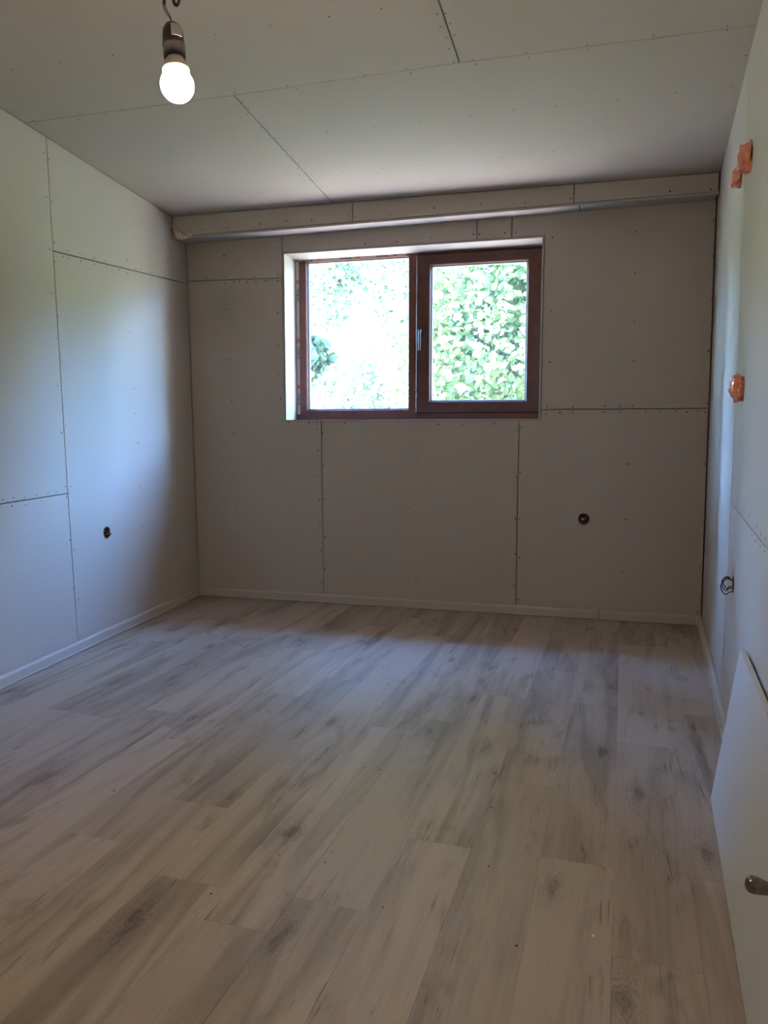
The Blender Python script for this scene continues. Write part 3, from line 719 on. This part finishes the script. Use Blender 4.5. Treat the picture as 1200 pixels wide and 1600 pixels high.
# ------------------------------------------------------------------ crumbs on the floor
DK = mat('dark crumb', (.03, .025, .02), .8); WT = mat('plaster chip', (.75, .72, .68), .8)
for i, q in enumerate(px('594,1203 569,1200 670,1228 519,1331 508,1348 767,1262 763,1354 598,1418 807,1478 599,1100 178,1236 361,1246 330,1397 436,1336 195,1013 540,949 611,972 598,1041')):
    p = Vector(onZ(q)); bm = bmesh.new(); r = .0022+.0012*random.random(); bmesh.ops.create_icosphere(bm, subdivisions=1, radius=r)
    for v in bm.verts: v.co = v.co*(1+.3*noise.noise(v.co*400+Vector((i, 0, 0)))); v.co.z = max(v.co.z*.6, -.0008)
    o = link('crumb', bm, DK); o.location = p+Vector((0, 0, .0008)); tag(o, 'tiny dark crumb lying on the wooden floor', 'crumb', 'dark crumbs on the floor')
for i, (q, lab) in enumerate((((927, 1463), 'pale plaster chip lying beside a board joint on the floor'), ((893, 1234), 'very small white plaster fleck on a darker floor board'))):
    p = Vector(onZ(q)); bm = bmesh.new(); bmesh.ops.create_icosphere(bm, subdivisions=2, radius=.006 if i == 0 else .003)
    for v in bm.verts: v.co = v.co*(1+.4*noise.noise(v.co*150+Vector((i, 3, 0)))); v.co.z = max(v.co.z*.5, -.001); v.co.x *= .6
    o = link('plaster_chip', bm, WT); o.location = p+Vector((0, 0, .001)); tag(o, lab, 'chip')

# ------------------------------------------------------------------ outside
GZ = -.9
def ground_obj(name, x0, x1, y0, y1, z, m_, n=1):
    bm = bmesh.new(); box(bm, (x0, y0, z-.2), (x1, y1, z)); return struct(link(name, bm, m_))
ground_obj('ground', -60, 60, -40, 90, GZ, mat('dry grass', (.33, .31, .16), .95, .2, 1.5, bump=.5, bscale=30))
ground_obj('yard_paving', -10, 10, Y1+.02, Y1+4.5, GZ+.03, mat('pinkish paving', (.17, .13, .11), .9, .12, 3, bump=.2, bscale=40))
LEAF = None
def leaf_mat(name, c1, c2):
    M = bpy.data.materials.new(name); M.use_nodes = True; nt = M.node_tree; b = nt.nodes['Principled BSDF']
    gm = nt.nodes.new('ShaderNodeNewGeometry'); rp = nt.nodes.new('ShaderNodeValToRGB')
    rp.color_ramp.elements[0].color = (*c1, 1); rp.color_ramp.elements[1].color = (*c2, 1)
    nt.links.new(gm.outputs['Random Per Island'], rp.inputs[0]); nt.links.new(rp.outputs[0], b.inputs['Base Color'])
    b.inputs['Roughness'].default_value = .5
    tr = nt.nodes.new('ShaderNodeBsdfTranslucent'); nt.links.new(rp.outputs[0], tr.inputs[0])
    mx = nt.nodes.new('ShaderNodeMixShader'); mx.inputs[0].default_value = .4
    nt.links.new(b.outputs[0], mx.inputs[1]); nt.links.new(tr.outputs[0], mx.inputs[2]); nt.links.new(mx.outputs[0], nt.nodes['Material Output'].inputs[0])
    return M
BARK = mat('pale bark', (.055, .055, .055), .9, .2, 8, bump=.6, bscale=25)
def foliage(name, centres, n, size, spread, m_, parent, seed):
    rs = np.random.RandomState(seed); V = []; F = []
    cs = np.array([c[:3] for c in centres]); wr = np.array([c[3] for c in centres]); pick = rs.choice(len(cs), n, p=wr**2/np.sum(wr**2))
    d = rs.normal(size=(n, 3)); d /= np.linalg.norm(d, axis=1)[:, None]; rad = rs.uniform(.25, 1, n)**.6
    P = cs[pick]+d*rad[:, None]*wr[pick][:, None]*np.array([1, 1, .8])
    nn = d*.5+rs.normal(size=(n, 3))*.6+np.array([0, 0, .5]); nn /= np.linalg.norm(nn, axis=1)[:, None]
    t = np.cross(nn, rs.normal(size=(n, 3))); t /= np.linalg.norm(t, axis=1)[:, None]; b = np.cross(nn, t); s = (size*rs.uniform(.6, 1.3, n))[:, None]
    pts = [(0, 0, 0), (.30, .38, .10), (.62, .46, .12), (1.0, 0, -.06), (.62, -.46, .12), (.30, -.38, .10), (.55, 0, 0)]
    V = np.stack([P+s*(t*a+b*c+nn*h) for a, c, h in pts], 1).reshape(-1, 3)
    F0 = np.array([(0, 1, 6), (1, 2, 6), (2, 3, 6), (3, 4, 6), (4, 5, 6), (5, 0, 6)])
    F = (F0[None]+7*np.arange(n)[:, None, None]).reshape(-1, 3)
    me = bpy.data.meshes.new(name); me.from_pydata(V.tolist(), [], F.tolist()); me.update()
    o = link_me(name, me, m_, parent); o['kind'] = 'stuff'; return o
def tree(name, base, trunk_pts, branches, clusters, n, size, m_, label, seed, r0=.09):
    t = empty(name, base); tag(t, label, 'tree', 'trees outside the window')
    bm = bmesh.new(); P = spline(trunk_pts, 6); tube(bm, P, [r0*(1-.6*i/len(P)) for i in range(len(P))], 10); link('trunk', bm, BARK, t, True)
    for b in branches:
        bm = bmesh.new(); Q = spline(b, 5); tube(bm, Q, [r0*.42*(1-.7*i/len(Q)) for i in range(len(Q))], 7); link('branch', bm, BARK, t, True)
    foliage('foliage', clusters, n, size, 1, m_, t, seed); return t
def far(q, Y): return onY(q, Y)
rs = random.Random(3)
LG1 = leaf_mat('bright green leaves', (.065, .11, .04), (.20, .28, .09)); LG2 = leaf_mat('pale green leaves', (.028, .05, .022), (.085, .115, .055))
LG3 = leaf_mat('light-bouncing yellow green leaves', (.13, .19, .07), (.32, .37, .16))  # leaf colour raised on unseen trees to bounce light onto the upper left wall
def crown(c, rad, n, r, r_=rs):
    out = []
    for _ in range(n):
        d = Vector((r_.gauss(0, 1), r_.gauss(0, 1), r_.gauss(0, 1))).normalized()*r_.random()**.4
        out.append((c[0]+d.x*rad[0], c[1]+d.y*rad[1], c[2]+d.z*rad[2], r*r_.uniform(.8, 1.2)))
    return out
def big_tree(name, x, y, crown_c, rad, n, leaves, size, m_, label, seed, r0=.11, ncl=26, cr=.6):
    base = (x, y, GZ); cx, cy, cz = crown_c
    tp = [base, (x+.05, y, .4), (x*.6+cx*.4, y*.6+cy*.4, 1.4), (cx, cy, cz), (cx+.1, cy, cz+rad[2]*.7)]
    br = []
    for k in range(5):
        a = k*1.3+seed; h = cz-rad[2]*.55+k*.25
        br.append([(cx, cy, h), (cx+math.cos(a)*rad[0]*.4, cy+math.sin(a)*rad[1]*.4, h+.35), (cx+math.cos(a)*rad[0]*.8, cy+math.sin(a)*rad[1]*.8, h+.6)])
    return tree(name, base, tp, br, crown(crown_c, rad, ncl, cr), leaves, size, m_, label, seed, r0)
c = far((760, 500), D+4.0)
big_tree('leafy_tree', c[0]+.4, c[1]+.2, (c[0], c[1], 3.35), (1.3, 1.1, 3.0), 40, 26000, .08, LG1, 'dense leafy tree filling the view through the right-hand opening sash', 11, .10, 60)
# slender tree with a leaning trunk behind the fixed pane
Y_b = D+6.5
lt = [far((505, 690), Y_b), far((560, 570), Y_b), far((600, 520), Y_b), far((650, 455), Y_b), far((700, 330), Y_b)]
base = (lt[0][0]-.25, Y_b, GZ)
cl = [(*(far((x, y), Y_b+rs.uniform(.9, 1.9))), r) for x, y, r in [(500, 420, .7), (545, 440, .6), (520, 480, .5), (590, 420, .5), (600, 590, .7), (560, 610, .7), (620, 620, .7), (500, 630, .6), (640, 560, .5), (610, 470, .45), (520, 300, .9), (600, 280, .9), (680, 250, .9), (620, 180, .9)]]
tree('slender_tree', base, [base]+lt, [[lt[1], far((590, 563), Y_b), far((640, 568), Y_b)], [lt[2], far((570, 470), Y_b-.2), far((530, 430), Y_b-.3)]],
     cl, 7000, .085, LG2, 'sparse pale tree with a leaning trunk seen through the left-hand fixed pane', 23, .11)
# rows of trees blocking the low sky, unseen ones added to both sides
ROW = [(-17.5, 7.0, 8.0), (-12.4, 9.0, 8.6), (-7.4, 11.0, 8.2), (-2.2, 12.2, 8.4), (3.2, 12.4, 7.0), (8.4, 12.0, 6.4), (13.4, 10.5, 6.0),
       (-21.5, 3.4, 8.0), (-25.5, -.4, 8.0), (-20.5, 10.6, 9.4), (-15.5, 13.2, 9.6), (-10.0, 15.4, 9.8), (-4.8, 16.6, 10.2), (.6, 16.8, 9.0), (6.0, 16.8, 8.2), (11.4, 16.0, 7.6)]
WHERE = ['pale boundary tree at the outer end of the front row beside the neighbouring plot', 'dark leafy tree second along the front boundary row', 'pale tree in the front boundary row behind the slender leaning tree',
         'dark leafy front-row tree behind the dense near tree', 'pale front-row tree standing past the dense near tree', 'dark lower front-row tree past the end of the paving', 'pale lowest front-row tree nearest the added wing',
         'dark unseen tree added beyond the front row to block low sky', 'pale farthest unseen tree added level with the house to block low sky', 'dark back-row tree in the neighbouring plot', 'pale tall back-row tree beside the neighbouring plot', 'dark tall tree second along the back row', 'pale tallest back-row tree behind the slender leaning tree', 'dark back-row tree behind the dense near tree', 'pale back-row tree past the paving', 'dark back-row tree nearest the added wing']
for i, (x, dy, h) in enumerate(ROW):
    h *= 2.1 if x < 2 else 1.0  # left and middle trees made taller to shut more sky out
    big_tree('boundary_tree', x, D+dy, (x, D+dy, h*.42), (1.9, 1.0, h*.58), 40, 18000, .29 if i < 9 else .36, LG3 if x > 2 else (LG2, LG1)[i % 2], WHERE[i], 50+i, .15, 44, .6)
# hill added behind the trees to block the low sky
rh = random.Random(12); bm = bmesh.new(); grid = []
for j in range(14):
    row = []
    for i in range(45):
        x = -88+i*4; y = D+21+j*4.0; k = min(1, j/6)
        z = GZ+13.5*(k*k*(3-2*k))+(1.6*noise.noise(Vector((x*.09, y*.09, 0)))+.5*noise.noise(Vector((x*.4, y*.4, 3))))*k
        row.append(bm.verts.new((x, y, z)))
    grid.append(row)
for j in range(13):
    for i in range(44): bm.faces.new((grid[j][i], grid[j][i+1], grid[j+1][i+1], grid[j+1][i]))
struct(link('sky_blocking_hill', bm, mat('hillside scrub', (.20, .24, .10), .95, .3, .8, bump=.8, bscale=3), None, True))
# unseen wing added right of the window to cut off grazing sky light
bm = bmesh.new(); box(bm, (1.6, D-1.5, GZ-.1), (5.2, D+1.75, 6.5)); struct(link('sky_blocking_wing', bm, MATS['house render']))
